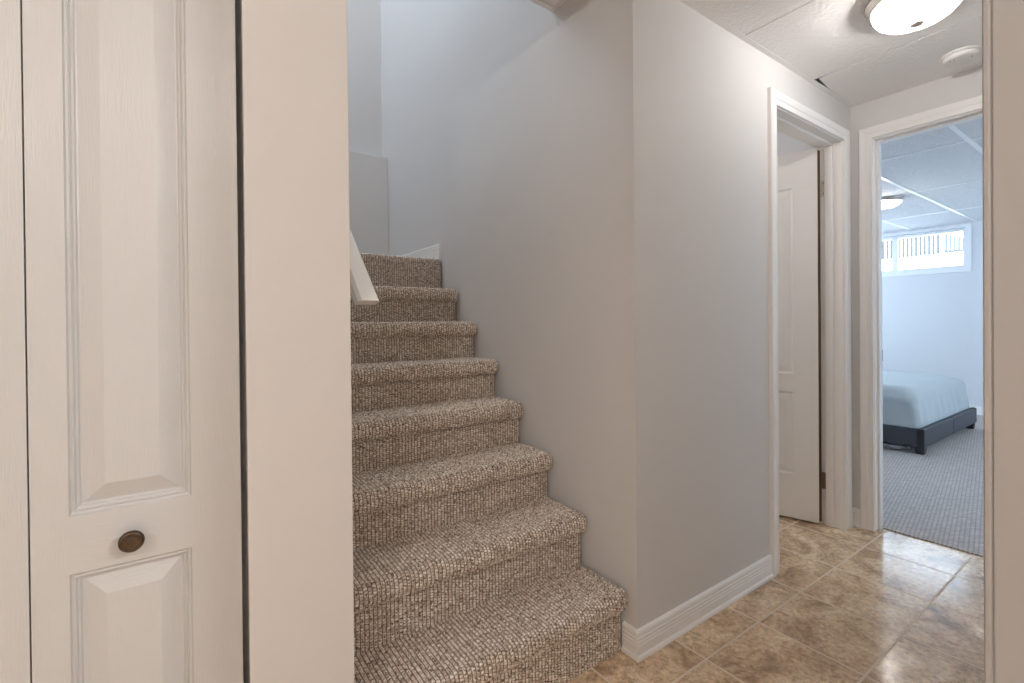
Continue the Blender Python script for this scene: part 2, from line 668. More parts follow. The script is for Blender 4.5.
box(b, .78, HALLR, HC - .0005, XE, HALLR + .022, HC + .0012, 1)
box(b, -2.6, YW - .022, HC - .0005, .78, YW, HC + .0012, 1)
box(b, -2.7, -2.7, HC + .3, XE + .1, YW + .12, HC + .36, 2)
structure('ceiling', b, [M['ceil'], M['tee'], M['dark']])
# bedroom ceiling (2 ft x 4 ft grid)
b = bmesh.new()
bx = [3.05, 4.04, 5.27, 6.49, XW]
by = [-1.6, -1.05, -.44, .17, .78, 1.375, 1.965, 2.575, 3.185, 3.6]
HB = 2.20
slabs(b, bx, by, HB)
for x in bx[1:-1]:
    box(b, x - .009, -1.6, HB - .001, x + .009, 3.6, HB + .0018, 1)
for y in by[1:-1]:
    box(b, 3.05, y - .0125, HB - .0015, XW, y + .0125, HB + .0017, 1)
box(b, XW - .02, -1.6, HB - .001, XW, 3.6, HB + .001, 1)
box(b, 3.04, -1.7, HB + .3, XW + .1, 3.7, HB + .36, 2)
structure('ceiling_bedroom', b, [M['ceil_bed'], M['tee_bed'], M['dark']])
# side room ceiling
b = bmesh.new()
slabs(b, [XS + .1, 1.855, 2.465, XE + .11], [YW + .12, 2.37, 3.0], HC)
for x in (1.855, 2.465):
    box(b, x - .0115, YW + .12, HC, x + .0115, 3.0, HC + .0018, 1)
box(b, XS + .1, 2.37 - .0115, HC, XE + .11, 2.37 + .0115, HC + .0018, 1)
box(b, XS + .05, YW + .05, HC + .3, XE + .1, 3.1, HC + .36, 1)
structure('ceiling_side_room', b, [M['ceil'], M['tee']])
# raised soffit over the foot of the stairs
b = bmesh.new()
ZS, YS = 2.301, 1.424
box(b, XL, YW + .005, ZS + .004, XS - .003, YS - .004, 2.52, 0)
box(b, XL, YW + .003, ZS, XS, YW + .022, ZS + .004, 1)
box(b, XL, YS - .022, ZS, XS, YS, ZS + .004, 1)
box(b, XS - .022, YW + .022, ZS, XS, YS - .022, ZS + .004, 1)
box(b, XL, YS - .004, ZS + .0035, XS, YS, 2.314, 2)
box(b, XL, YS - .004, 2.314, XS, YS, 2.53, 3)
structure('ceiling_soffit', b, [M['ceil'], M['tee'], M['brownwood'], M['wall']])
# closing strip between hall ceiling and the soffit
b = bmesh.new()
box(b, XL, YW - .004, HC + .0005, XS, YW + .004, 2.52)
structure('trim_soffit', b, M['wall'])

# baseboards -----------------------------------------------------------
fxy = lambda a, bb, h: (a, bb, h)
bb_ = sweep([(2.068, YW), (XS, YW), (XS, 1.085)], [(o, h) for o, h in BASE], fxy)
structure('baseboard_hall', bb_, M['trim'])
bb_ = sweep([(XE, .988), (XE, YW), (2.896, YW)], BASE, fxy)
structure('baseboard_end', bb_, M['trim'])
ZL = 1.447
bb_ = sweep([(XS, 2.40), (XS, 3.19)][::-1], [(-o, h) for o, h in BASE], lambda a, q, h: (a, q, h + ZL))
structure('baseboard_landing', bb_, M['trim'])
bb_ = sweep([(XW, 3.6), (XW, -1.6)][::-1], [(o, h + .006) for o, h in BASE], fxy)
structure('baseboard_bedroom', bb_, M['trim'])
bb_ = sweep([(.668, .020), (.668, -.20)][::-1], [(o, h) for o, h in BASE], fxy)
structure('baseboard_near', bb_, M['trim'])

# casings and jambs ----------------------------------------------------
JX0, JX1, JZ = 2.132, 2.828, 2.018
cs = sweep([(JX1 + .004, 0), (JX1 + .004, JZ + .004), (JX0 - .004, JZ + .004), (JX0 - .004, 0)],
           [(-o, h) for o, h in CASE], lambda a, q, h: (a, YW - h, q))
t2 = structure('trim_2', cs, M['trim'])
b = bmesh.new()
box(b, 2.12, YW - .001, 0, JX0, YW + .121, JZ)
box(b, JX1, YW - .001, 0, 2.84, YW + .121, JZ)
box(b, 2.12, YW - .001, JZ, 2.84, YW + .121, 2.03)
obj('jamb', b, M['trim'], t2, bevel=.0012)
b = bmesh.new()
sy0, sy1 = YW + .040, YW + .080
box(b, JX0, sy0, 0, JX0 + .011, sy1, JZ - .011)
box(b, JX1 - .011, sy0, 0, JX1, sy1, JZ - .011)
box(b, JX0, sy0, JZ - .011, JX1, sy1, JZ)
obj('door_stop', b, M['trim'], t2, bevel=.003)

BY0, BY1 = .170, .928
cs = sweep([(BY1 + .003, 0), (BY1 + .003, JZ + .006), (BY0 - .003, JZ + .006), (BY0 - .003, 0)],
           [(-o, h) for o, h in CASE], lambda a, q, h: (XE - h, a, q))
t3 = structure('trim_3', cs, M['trim'])
b = bmesh.new()
box(b, XE - .001, BY1, 0, XE + .111, .938, JZ)
box(b, XE - .001, .16, 0, XE + .111, BY0, JZ)
box(b, XE - .001, .16, JZ, XE + .111, .938, 2.03)
box(b, XE + .035, BY1 - .010, 0, XE + .072, BY1, JZ - .01)
box(b, XE + .035, BY0, 0, XE + .072, BY0 + .010, JZ - .01)
box(b, XE + .035, BY0, JZ - .01, XE + .072, BY1, JZ)
obj('jamb', b, M['trim'], t3, bevel=.0012)
b = bmesh.new()
box(b, XE + .080, BY1 - .0025, .875, XE + .108, BY1 + .001, .935)
obj('strike_plate', b, M['bronze_hinge'], t3, bevel=.002)
t3['label'] = 'white casing around the bedroom doorway'

# casing on the near wall end at the right edge of the view
b = bmesh.new()
xa = .650
pts = [(.668, .085), (.668, .1165), (.660, .1170), (.6535, .1165), (.6510, .1150), (.6510, .1120), (.6525, .1108), (.6545, .1104), (.6545, .1092), (.6528, .1088), (.6528, .028), (.658, .020), (.668, .018)]
lo = [b.verts.new((x, y, 0)) for x, y in pts]
hi = [b.verts.new((x, y, HC - .001)) for x, y in pts]
b.faces.new(lo[::-1])
b.faces.new(hi)
for i in range(len(pts)):
    j = (i + 1) % len(pts)
    b.faces.new((lo[i], lo[j], hi[j], hi[i]))
t4 = structure('trim_4', b, M['neartrim'])
b = bmesh.new()
box(b, .668, .085, 0, .782, .1165, HC - .001)
obj('jamb', b, M['neartrim'], t4, bevel=.002)


# ------------------------------------------------------------------ moulded doors
def moulded_leaf(name, w, h, t, panels, mats, parent=None, prof=None, both=True, rails_h=True):
    """leaf in local coords: x 0..w, y 0 (front) .. t (back), z 0..h. panels: (x0,z0,x1,z1)."""
    prof = prof or [(0, 0), (.0022, .0045), (.005, .0058), (.0072, .0042), (.0092, .0078), (.0118, .0092), (.0138, .0130), (.0160, .0138), (.044, .0020), (.0455, .0016)]
    bm = bmesh.new()
    xs = sorted({0, w} | {p[0] for p in panels} | {p[2] for p in panels})
    zs = sorted({0, h} | {p[1] for p in panels} | {p[3] for p in panels})

    def face(side):
        Y = (lambda d: d) if side == 0 else (lambda d: t - d)
        for x0, x1 in zip(xs, xs[1:]):
            for z0, z1 in zip(zs, zs[1:]):
                if (x0, z0, x1, z1) in panels: continue
                f = bm.faces.new([bm.verts.new((x, Y(0), z)) for x, z in ((x0, z0), (x1, z0), (x1, z1), (x0, z1))])
                inner = any(p[0] <= x0 and x1 <= p[2] for p in panels) and rails_h
                f.material_index = 1 if inner else 0
        for (x0, z0, x1, z1) in panels:
            rings = [[bm.verts.new((x, Y(d), z)) for x, z in ((x0 + o, z0 + o), (x1 - o, z0 + o), (x1 - o, z1 - o), (x0 + o, z1 - o))] for o, d in prof]
            for a, c in zip(rings, rings[1:]):
                for i in range(4):
                    j = (i + 1) % 4
                    f = bm.faces.new((a[i], a[j], c[j], c[i]))
                    f.material_index = 1 if i in (0, 2) else 0
            bm.faces.new(rings[-1])
    face(0)
    face(1)
    for (x0, z0, x1, z1) in ((0, 0, 0, h), (w, 0, w, h)):
        bm.faces.new([bm.verts.new(p) for p in ((x0, 0, 0), (x0, 0, h), (x0, t, h), (x0, t, 0))])
    for z in (0, h):
        bm.faces.new([bm.verts.new(p) for p in ((0, 0, z), (w, 0, z), (w, t, z), (0, t, z))])
    bmesh.ops.remove_doubles(bm, verts=bm.verts, dist=1e-6)
    return obj(name, bm, mats, parent)


# closet bifold door: right leaf and left leaf, same wall plane
LX0, LX1 = -.1865, .0985
d1 = empty('door_1', (LX0, YW + .003, .012), 'white moulded bifold closet door with a bronze knob', None, None, 'structure')
LH = 2.05
px = (.0445, .2075)
pans = [(px[0], .17, px[1], .681), (px[0], .774, px[1], 1.93)]
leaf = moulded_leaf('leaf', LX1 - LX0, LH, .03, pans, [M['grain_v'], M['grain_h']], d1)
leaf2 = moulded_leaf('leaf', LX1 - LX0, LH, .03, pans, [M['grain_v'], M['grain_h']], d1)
leaf2.location = (-(LX1 - LX0) - .0022, .0, 0)
# knob: stem, dished head
b = bmesh.new()
lathe(b, [(0, 0), (.009, 0), (.0085, .003), (.006, .006), (.0055, .014), (.008, .018), (.0155, .0205), (.0178, .0235), (.0175, .0265), (.0150, .0290), (.0125, .0298), (.0115, .0290), (.008, .0300), (0, .0312)], seg=40)
kn = obj('knob', b, M['bronze'], d1, smooth=True)
kn.rotation_euler = (PI / 2, 0, 0)
kn.location = (-.0625 - LX0, 0, .735 - .012)

# side room door, hinged on the far jamb, standing open into the room
DW, DT = .690, .035
ang = math.atan2(.958, -.288)            # direction of the leaf from its hinge
d2 = empty('door_2', (JX1 - .004, YW + .102, .012), 'white moulded panel door standing open into the side room', None, None, 'structure', rz=ang)
# leaf local +x runs away from hinge; front face must look to the hall (-X world)
dpro = [(0, 0), (.004, .005), (.010, .007), (.016, .0065), (.022, .0045), (.040, .0015), (.042, .0012)]
pl = [(.115, .24, .315, .69), (.375, .24, .575, .69), (.115, .79, .315, 1.80), (.375, .79, .575, 1.80)]
lf = moulded_leaf('leaf', DW, 1.992, DT, pl, [M['door'], M['door']], d2, prof=dpro)


lf.location = (.008, 0, 0)
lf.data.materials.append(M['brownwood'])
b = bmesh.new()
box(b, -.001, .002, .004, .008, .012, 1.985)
obj('gap_shade_strip', b, M['brownwood'], d2)  # brown strip stands in for the dark shade of the hinge gap
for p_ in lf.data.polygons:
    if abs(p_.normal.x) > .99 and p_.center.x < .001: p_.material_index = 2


def hinge(z, m, name='hinge'):
    """butt hinge: jamb leaf with screws and knuckle, in world coords then parented."""
    h = bmesh.new()
    y0 = YW + .102
    box(h, JX1 - .0022, y0 - .033, z - .044, JX1 + .0005, y0 - .002, z + .044)
    hj = obj(name, h, m, d2)
    hj.matrix_parent_inverse = MI2
    h = bmesh.new()
    lathe(h, [(0, z - .046), (.0045, z - .046), (.0060, z - .043), (.0060, z - .016), (.0050, z - .015), (.0060, z - .014), (.0060, z + .014), (.0050, z + .015), (.0060, z + .016), (.0060, z + .043), (.0045, z + .046), (0, z + .048)],
          JX1 - .0075, y0 + .003, 20)
    k = obj('knuckle', h, m, hj, smooth=True)
    h = bmesh.new()
    for dy, dz in ((-.012, .028), (-.022, 0), (-.012, -.028)):
        bm2 = bmesh.new()
        lathe(bm2, [(0, .0012), (.003, .0010), (.0034, 0)], seg=12)
        bm2.transform(Matrix.Translation((JX1 - .0022, y0 + dy - .003, z + dz)) @ Matrix.Rotation(-PI / 2, 4, 'Y'))
        tmp = bpy.data.meshes.new('t')
        bm2.to_mesh(tmp)
        bm2.free()
        h.from_mesh(tmp)
        bpy.data.meshes.remove(tmp)
    obj('screw', h, M['screw'], hj)


bpy.context.view_layer.update()
MI2 = d2.matrix_world.inverted()
hinge(1.795, M['hinge'])
hinge(.235, M['bronze_hinge'])

# ------------------------------------------------------------------ staircase
TIP_Y = [1.055, 1.243, 1.430, 1.620, 1.810, 1.995, 2.180]
RIS_Y = [1.088, 1.277, 1.465, 1.654, 1.843, 2.028, 2.211, 2.385]
TR_Z = [.208, .398, .577, .752, .922, 1.095, 1.268, 1.447]
X0S, X1S = XL + .002, XS - .008


def step_mesh(i):
    zb = TR_Z[i - 1] if i else 0.0
    yt, yr, z = (TIP_Y[i], RIS_Y[i], TR_Z[i]) if i < 7 else (None, RIS_Y[7], TR_Z[7])
    P = []
    if i < 7:
        R = .0215
        P.append((yr, zb - .004))
        RV = .030
        P.append((yr, z - 2 * RV - .004))
        P.append((yr - .003, z - 2 * RV - .001))
        cy, cz = yt + R, z - RV
        for k in range(13):
            a = -PI / 2 - PI * k / 12
            P.append((cy + R * math.cos(a), cz + RV * math.sin(a)))
        P.append((RIS_Y[i + 1] + .012, z + .001))
    else:
        P += [(yr, zb - .004), (yr, z - .012), (yr + .004, z - .003), (yr + .012, z), (3.185, z)]
    P = np.array(P)
    seg = np.hypot(*np.diff(P, axis=0).T)
    s = np.concatenate([[0], np.cumsum(seg)])
    step = .0021 if i < 4 else .0028
    n = max(8, int(s[-1] / step))
    if i == 7: n = int(.25 / step)
    S = np.linspace(0, s[-1], n + 1)
    if i == 7:
        S = np.concatenate([np.linspace(0, .21, int(.21 / step)), np.linspace(.22, s[-1], 40)])
        n = len(S) - 1
    Y, Z = np.interp(S, s, P[:, 0]), np.interp(S, s, P[:, 1])
    dY, dZ = np.gradient(Y, S), np.gradient(Z, S)
    L = np.hypot(dY, dZ) + 1e-9
    # left-hand normal of travel (out of the stair towards the viewer / up)
    nY, nZ = -dZ / L, dY / L
    m = int((X1S - X0S) / .0020)
    X = np.linspace(X0S, X1S, m + 1)
    # rounding at the wall end
    re = .020
    d = np.clip(X - (X1S - re), 0, re)
    inset = re - np.sqrt(np.clip(re * re - d * d, 0, None))
    U = X[None, :] / PITCH_X
    V = S[:, None] / PITCH_S + .5 * (np.floor(U) % 2)
    hgt = .0062 * (np.abs(np.sin(PI * U)) ** .9) * (.30 + .70 * np.abs(np.sin(PI * V)) ** .8)
    rng = np.random.RandomState(7 + i)
    jit = rng.rand(int(U.max() - U.min()) + 3, int(V.max()) + 3)
    iu = (np.floor(U) - math.floor(U.min())).astype(int)
    hgt = hgt * (.75 + .45 * jit[np.broadcast_to(iu, V.shape), np.floor(V).astype(int)])
    ins = inset[None, :] * (1 if i < 7 else .4)
    YY = Y[:, None] + nY[:, None] * (hgt - ins)
    ZZ = Z[:, None] + nZ[:, None] * (hgt - ins)
    XX = np.broadcast_to(X[None, :], YY.shape)
    V3 = np.stack([XX, YY, ZZ], -1).reshape(-1, 3)
    nc, nr = XX.shape[1], XX.shape[0]
    idx = np.arange(nr * nc).reshape(nr, nc)
    Q = np.stack([idx[:-1, :-1], idx[:-1, 1:], idx[1:, 1:], idx[1:, :-1]], -1).reshape(-1, 4)
    me = bpy.data.meshes.new('step')
    me.vertices.add(len(V3))
    me.vertices.foreach_set('co', V3.astype(np.float32).ravel())
    me.loops.add(Q.size)
    me.loops.foreach_set('vertex_index', Q.astype(np.int32).ravel())
    me.polygons.add(len(Q))
    me.polygons.foreach_set('loop_start', np.arange(0, Q.size, 4, dtype=np.int32))
    me.polygons.foreach_set('loop_total', np.full(len(Q), 4, dtype=np.int32))
    # uv: use the face centre's cell so neighbouring loops of yarn stay one colour
    uvv = np.stack([np.broadcast_to(U, V.shape) + 100 * i, V], -1).reshape(-1, 2)
    uvf = uvv[Q]
    c = uvf.mean(1, keepdims=True)
    uvf = c + (uvf - c) * .98
    lay = me.uv_layers.new(name='UVMap')
    lay.data.foreach_set('uv', uvf.astype(np.float32).ravel())
    me.update(calc_edges=True)
    me.validate()
    me.materials.append(M['carpet'])
    o = bpy.data.objects.new('step', me)
    COL.objects.link(o)
    return o


st = empty('staircase', (.76, 1.3, 0), 'straight flight of stairs in brown and beige looped carpet', 'staircase')
for i in range(8):
    o = step_mesh(i)
    o.parent = st
    o.matrix_parent_inverse = Matrix.Translation((-.76, -1.3, 0))
# solid stair body under the carpet
b = bmesh.new()
for i in range(8):
    y1 = RIS_Y[i + 1] + .01 if i < 7 else 3.185
    zt = TR_Z[i] - .010
    y0 = RIS_Y[i] + .008
    box(b, X0S, y0, 0, X1S - .012, y1, zt)
fr = obj('stair_body', b, M['brownwood'], st)
fr.matrix_parent_inverse = Matrix.Translation((-.76, -1.3, 0))

b = bmesh.new()
box(b, X0S - 1.45, 2.41, 1.2, X0S - .001, 3.19, TR_Z[7])
structure('floor_landing', b, M['carpet'])

# handrail on the left wall of the stairs -------------------------------
hr = empty('handrail', (.376, 1.147, 1.138), 'white painted wooden handrail on the left side of the carpeted stairs', 'handrail')
SL = math.atan(.935)
b = bmesh.new()
# cross-section (x across, n up along the rail's normal), top arrises chamfered
sec = [(-.026, 0), (.026, 0), (.026, .024), (.019, .034), (-.019, .034), (-.026, .024)]
c_, s_ = math.cos(SL), math.sin(SL)
Lr = 1.6


def railpt(x, n, l):
    return (x, l * c_ - n * s_, l * s_ + n * c_)


lo, hi = [], []
for x, n in sec:
    # near end: cut nearly level
    l0 = -n * .7
    lo.append(b.verts.new(railpt(x, n, l0)))
    hi.append(b.verts.new(railpt(x, n, Lr)))
b.faces.new(lo)
b.faces.new(hi[::-1])
for i in range(6):
    j = (i + 1) % 6
    b.faces.new((lo[i], lo[j], hi[j], hi[i]))
obj('rail', b, M['rail'], hr, bevel=.0015)
for l in (.30, 1.20):
    b = bmesh.new()
    p = Vector(railpt(0, -.002, l))
    path = [Vector((-.064, p.y, p.z - .055)), Vector((-.040, p.y, p.z - .055)), Vector((-.012, p.y, p.z - .040)), Vector((0, p.y, p.z))]
    rings = []
    for k, q in enumerate(path):
        tdir = ((path[min(k + 1, 3)] - path[max(k - 1, 0)])).normalized()
        n1 = Vector((0, 1, 0))
        n2 = tdir.cross(n1)
        rings.append([b.verts.new(q + (n1 * math.cos(a) + n2 * math.sin(a)) * .006) for a in [2 * PI * z / 12 for z in range(12)]])
    for r0, r1 in zip(rings, rings[1:]):
        for z in range(12): b.faces.new((r0[z], r0[(z + 1) % 12], r1[(z + 1) % 12], r1[z]))
    b.faces.new(rings[0][::-1])
    b.faces.new(rings[-1])
    box(b, -.065, p.y - .02, p.z - .085, -.061, p.y + .02, p.z - .025)
    obj('bracket', b, M['nickel'], hr, smooth=False)


# ------------------------------------------------------------------ ceiling fixtures
def dome(name, cx, cy, zc, r, label, group, gm, power, depth=.100, scallop=True):
    t = empty(name, (cx, cy, zc), label, 'ceiling light', group)
    b = bmesh.new()
    k = r / .15
    lathe(b, [(0, 0), (.150 * k, 0), (.1525 * k, -.004), (.1500 * k, -.009), (.1440 * k, -.013), (.1420 * k, -.021), (.1380 * k, -.026), (.128 * k, -.028), (.124 * k, -.022), (0, -.018)], seg=72)
    obj('base_ring', b, M['nickel'], t, smooth=True)
    b = bmesh.new()
    pr = []
    R0 = .135 * k
    for q in range(15):
        a = (PI / 2) * q / 14
        pr.append((R0 * math.cos(a) ** .8 if q < 14 else 0, -.022 - (depth - .022) * math.sin(a) ** 1.15))
    wv = (lambda f, rr: .045 * math.sin(f * 2 * PI * 26 + rr * 30) * min(1, rr / .05) * min(1, max(0, (R0 - rr) / .02))) if scallop else None
    lathe(b, pr, seg=156, wave=wv)
    g = obj('glass_bowl', b, gm, t, smooth=True)
    b = bmesh.new()
    lathe(b, [(0, -depth + .004), (.017, -depth + .004), (.0185, -depth), (.017, -depth - .003), (.009, -depth - .006), (.006, -depth - .0085), (0, -depth - .0095)], seg=28)
    obj('finial', b, M['nickel'], t, smooth=True)
    if power:
        l = lamp('bulb', (cx - .04, cy + .02, zc - .052), power, WARM, .045 if power > 50 or depth < .09 else .022)
    return t


dome('ceiling_light', 2.122, .543, HC, .145, 'flush ceiling light with ribbed glass bowl in the tiled hall', 'flush ceiling lights', M['lampglass'], P_HALL, depth=.100)
dome('ceiling_light', 5.36, 1.60, HB, .13, 'flush ceiling light glowing in the bedroom', 'flush ceiling lights', M['lampglass_bed'], P_BED, depth=.085, scallop=False)
dome('ceiling_light', .25, -.65, HC, .152, 'added unseen flush ceiling light in the room before the stairs', 'flush ceiling lights', M['lampglass'], P_FILL * .25)  # added lamp behind the camera, soft frontal fill
dome('ceiling_light', 1.35, -1.45, HC, .152, 'added unseen flush ceiling light in the open area right of the near wall', 'flush ceiling lights', M['lampglass'], P_FILL * 2.2)  # added unseen lamp, side light for the closet door relief
dome('ceiling_light', -1.25, -1.05, HC, .152, 'added unseen flush ceiling light at the far left end of the room before the stairs', 'flush ceiling lights', M['lampglass'], P_FILL * 1.0)  # added unseen lamp, fills the stair wall and hall wall
dome('ceiling_light', .2, 2.3, 5.6, .152, 'added unseen flush ceiling light high over the stair landing', 'flush ceiling lights', M['lampglass'], P_FILL)  # added lamp above the view, warms the stairwell daylight
dome('ceiling_light', 2.15, 2.2, HC, .13, 'flush ceiling light in the side room behind the panel door', 'flush ceiling lights', M['lampglass'], P_BATH, scallop=False)

sd = empty('smoke_detector', (2.745, .553, HC), 'round white smoke detector on the hall ceiling tile', 'smoke detector')
b = bmesh.new()
lathe(b, [(0, 0), (.066, 0), (.066, -.007), (.063, -.009), (0, -.009)], seg=64)
obj('base', b, M['plastic'], sd, smooth=False)
b = bmesh.new()
lathe(b, [(0, -.009), (.060, -.009), (.061, -.012), (.0600, -.021), (.057, -.026), (.050, -.0285), (0, -.030)], seg=64)
obj('cover', b, M['plastic'], sd, smooth=True)
for dx, dy in ((-.040, .016), (-.030, .030), (-.022, .018), (-.012, -.035)):
    b = bmesh.new()
    lathe(b, [(0, -.0310), (.0026, -.0306), (.003, -.027)], dx, dy, 12)
    obj('vent_hole', b, M['slot'], sd)

# ------------------------------------------------------------------ bedroom
bed = empty('bed_frame', (5.68, 2.2, .006), 'low bed frame upholstered in charcoal fabric on grey carpet', 'bed')
OX, OY = -5.68, -2.2


def bedpart(name, lst, m, bev=.012):
    bm = boxes(lst)
    bm.transform(Matrix.Translation((OX, OY, 0)))
    return obj(name, bm, m, bed, bevel=bev, seg=3)


FX0, FX1, FY = 4.86, 6.50, 1.205
bedpart('footboard', [(FX0 + .006, FY, .058, (FX0 + FX1) / 2 - .0015, FY + .042, .206), ((FX0 + FX1) / 2 + .0015, FY, .058, FX1, FY + .042, .206)], M['bedframe'])
bedpart('side_rail', [(FX0, FY + .044, .058, FX0 + .055, 3.30, .206)], M['bedframe'])
bedpart('side_rail', [(FX1 - .055, FY + .044, .058, FX1, 3.30, .206)], M['bedframe'])
bedpart('corner_block', [(FX0 - .002, FY + .001, .056, FX0 + .006, FY + .043, .207)], M['bedleg'], .002)
bedpart('slat_base', [(FX0 + .055, FY + .044, .13, FX1 - .055, 3.30, .17)], M['bedleg'], .004)
bedpart('headboard', [(FX0, 3.30, .05, FX1, 3.38, .95)], M['bedframe'], .02)
for x in (FX0 + .02, FX1 - .09):
    for y in (FY + .005, 3.22):
        bm = bmesh.new()
        vs = [bm.verts.new((x + OX + dx, y + OY + dy, z)) for z, q in ((0, .006), (.058, 0)) for dx, dy in ((q, q), (.065 - q, q), (.065 - q, .065 - q), (q, .065 - q))]
        for f in ((3, 2, 1, 0), (4, 5, 6, 7), (0, 1, 5, 4), (1, 2, 6, 5), (2, 3, 7, 6), (3, 0, 4, 7)): bm.faces.new([vs[k] for k in f])
        obj('leg', bm, M['bedleg'], bed, bevel=.003)

# bedspread over the mattress: soft superellipse block with draped folds
mx0, mx1, my0, my1, mz0, mz1 = FX0 + .010, FX1 + .002, FY + .034, 3.29, .2075, .575
bm = bmesh.new()
NU, NV, NT = 240, 16, 30
cxm, cym = (mx0 + mx1) / 2, (my0 + my1) / 2
hx_, hy_ = (mx1 - mx0) / 2, (my1 - my0) / 2


def outline(u, inset, rad):
    """point on a rounded rectangle, u in 0..1"""
    ax, ay = hx_ - inset, hy_ - inset
    rad = min(rad, ax * .95, ay * .95)
    segs = [(2 * (ay - rad)), PI / 2 * rad, 2 * (ax - rad), PI / 2 * rad] * 2
    T = sum(segs)
    d = u * T
    pos = [(ax, -(ay - rad), 0, 1), None, None, None]
    cs_ = [(ax - rad, ay - rad, 0), (-(ax - rad), ay - rad, PI / 2), (-(ax - rad), -(ay - rad), PI), (ax - rad, -(ay - rad), 1.5 * PI)]
    st_ = [((ax, -(ay - rad)), (0, 1)), ((ax - rad, ay), (-1, 0)), ((-ax, ay - rad), (0, -1)), ((-(ax - rad), -ay), (1, 0))]
    for k in range(4):
        L1 = segs[0] if k % 2 == 0 else segs[2]
        if d <= L1:
            (x, y), (vx, vy) = st_[k]
            return x + vx * d, y + vy * d, (vy, -vx)
        d -= L1
        if d <= PI / 2 * rad:
            a = cs_[k][2] + d / rad
            return cs_[k][0] + rad * math.cos(a), cs_[k][1] + rad * math.sin(a), (math.cos(a), math.sin(a))
        d -= PI / 2 * rad
    return ax, -(ay - rad), (1, 0)


rings = []
rnd = random.Random(3)
ph = [rnd.random() * 6.28 for _ in range(6)]
for v in range(NV + 1):
    f = v / NV
    z = mz0 + (mz1 - .17 - mz0) * f
    ring = []
    for u in range(NU):
        uu = u / NU
        ins = .004 + .022 * f ** 1.4
        x, y, n = outline(uu, ins, .06)
        w = 3 * f * (1 - f)
        fold = w * (.010 * math.sin(uu * 2 * PI * 23 + ph[0]) * math.sin(uu * 2 * PI * 5 + ph[1]) + .007 * math.sin(uu * 2 * PI * 41 + ph[2]))
        ring.append(bm.verts.new((x + n[0] * (fold - .004) + cxm, y + n[1] * (fold - .004) + cym, z)))
    rings.append(ring)
zt = mz1 - .17
for k in range(1, 9):
    a = PI / 2 * k / 8
    ring = []
    for u in range(NU):
        uu = u / NU
        x, y, n = outline(uu, .026 + .16 * (1 - math.cos(a)), .06 + .08 * k / 8)
        ring.append(bm.verts.new((x + cxm, y + cym, zt + .13 * math.sin(a) + .004 * math.sin(uu * 44 + k))))
    rings.append(ring)
for k in (1, 2, 3, 4):
    ring = []
    for u in range(NU):
        x, y, n = outline(u / NU, .186 + (hx_ - .22) * k / 4, .14)
        ring.append(bm.verts.new((x + cxm, y + cym, zt + .13 + .04 * math.sin(k / 4 * PI / 2))))
    rings.append(ring)
for a, c in zip(rings, rings[1:]):
    for u in range(NU): bm.faces.new((a[u], a[(u + 1) % NU], c[(u + 1) % NU], c[u]))
bm.faces.new(rings[0][::-1])
bm.faces.new(rings[-1])
sp = obj('bedspread', bm, M['spread'], smooth=True)
tag(sp, 'pale blue green bedspread tucked over the mattress of the charcoal bed', 'bedspread')

# crumpled clear plastic under the bed
bm = bmesh.new()
bmesh.ops.create_icosphere(bm, subdivisions=4, radius=1)
rr = random.Random(11)
from mathutils import noise
for v in bm.verts:
    q = v.co.copy()
    k = 1 + .35 * noise.noise(q * 2.2) + .22 * abs(noise.noise(q * 6))
    v.co = Vector((q.x * .075 * k, q.y * .085 * k, max(-.9, q.z) * .022 * k))
zmin = min(v.co.z for v in bm.verts)
bg = obj('plastic_bag', bm, M['bag'], smooth=False, loc=(4.96, 1.42, .006 - zmin))
tag(bg, 'crumpled clear plastic bag lying on carpet under the bed', 'bag')

# window ---------------------------------------------------------------
win = empty('window_1', (XW, (WY0 + WY1) / 2, WZ0), None, None, None, 'structure')
WI = Matrix.Translation((-XW, -(WY0 + WY1) / 2, -WZ0))


def wpart(name, lst, m, bev=.003, parent=win):
    bm = boxes(lst)
    o = obj(name, bm, m, parent, bevel=bev)
    o.matrix_parent_inverse = WI
    return o


cw = .055
wpart('window_casing', [(XW - .014, WY0 - cw, WZ0 - cw, XW, WY1 + cw, WZ0), (XW - .014, WY0 - cw, WZ1, XW, WY1 + cw, WZ1 + .035),
                        (XW - .014, WY0 - cw, WZ0, XW, WY0, WZ1), (XW - .014, WY1, WZ0, XW, WY1 + cw, WZ1)], M['frame'])
wpart('window_frame', [(XW + .06, WY0, WZ0, XW + .13, WY0 + .03, WZ1), (XW + .06, WY1 - .03, WZ0, XW + .13, WY1, WZ1),
                       (XW + .06, WY0 + .03, WZ0, XW + .13, WY1 - .03, WZ0 + .03), (XW + .06, WY0 + .03, WZ1 - .03, XW + .13, WY1 - .03, WZ1),
                       (XW + .065, 2.125, WZ0 + .03, XW + .125, 2.18, WZ1 - .03)], M['frame'])
wpart('pane', [(XW + .09, WY0 + .03, WZ0 + .03, XW + .094, 2.125, WZ1 - .03)], M['glass'], 0)
wpart('pane', [(XW + .09, 2.18, WZ0 + .03, XW + .094, WY1 - .03, WZ1 - .03)], M['glass'], 0)
wpart('window_sill', [(XW, WY0, WZ0 - .001, XW + .06, WY1, WZ0 + .008)], M['frame'], .002)

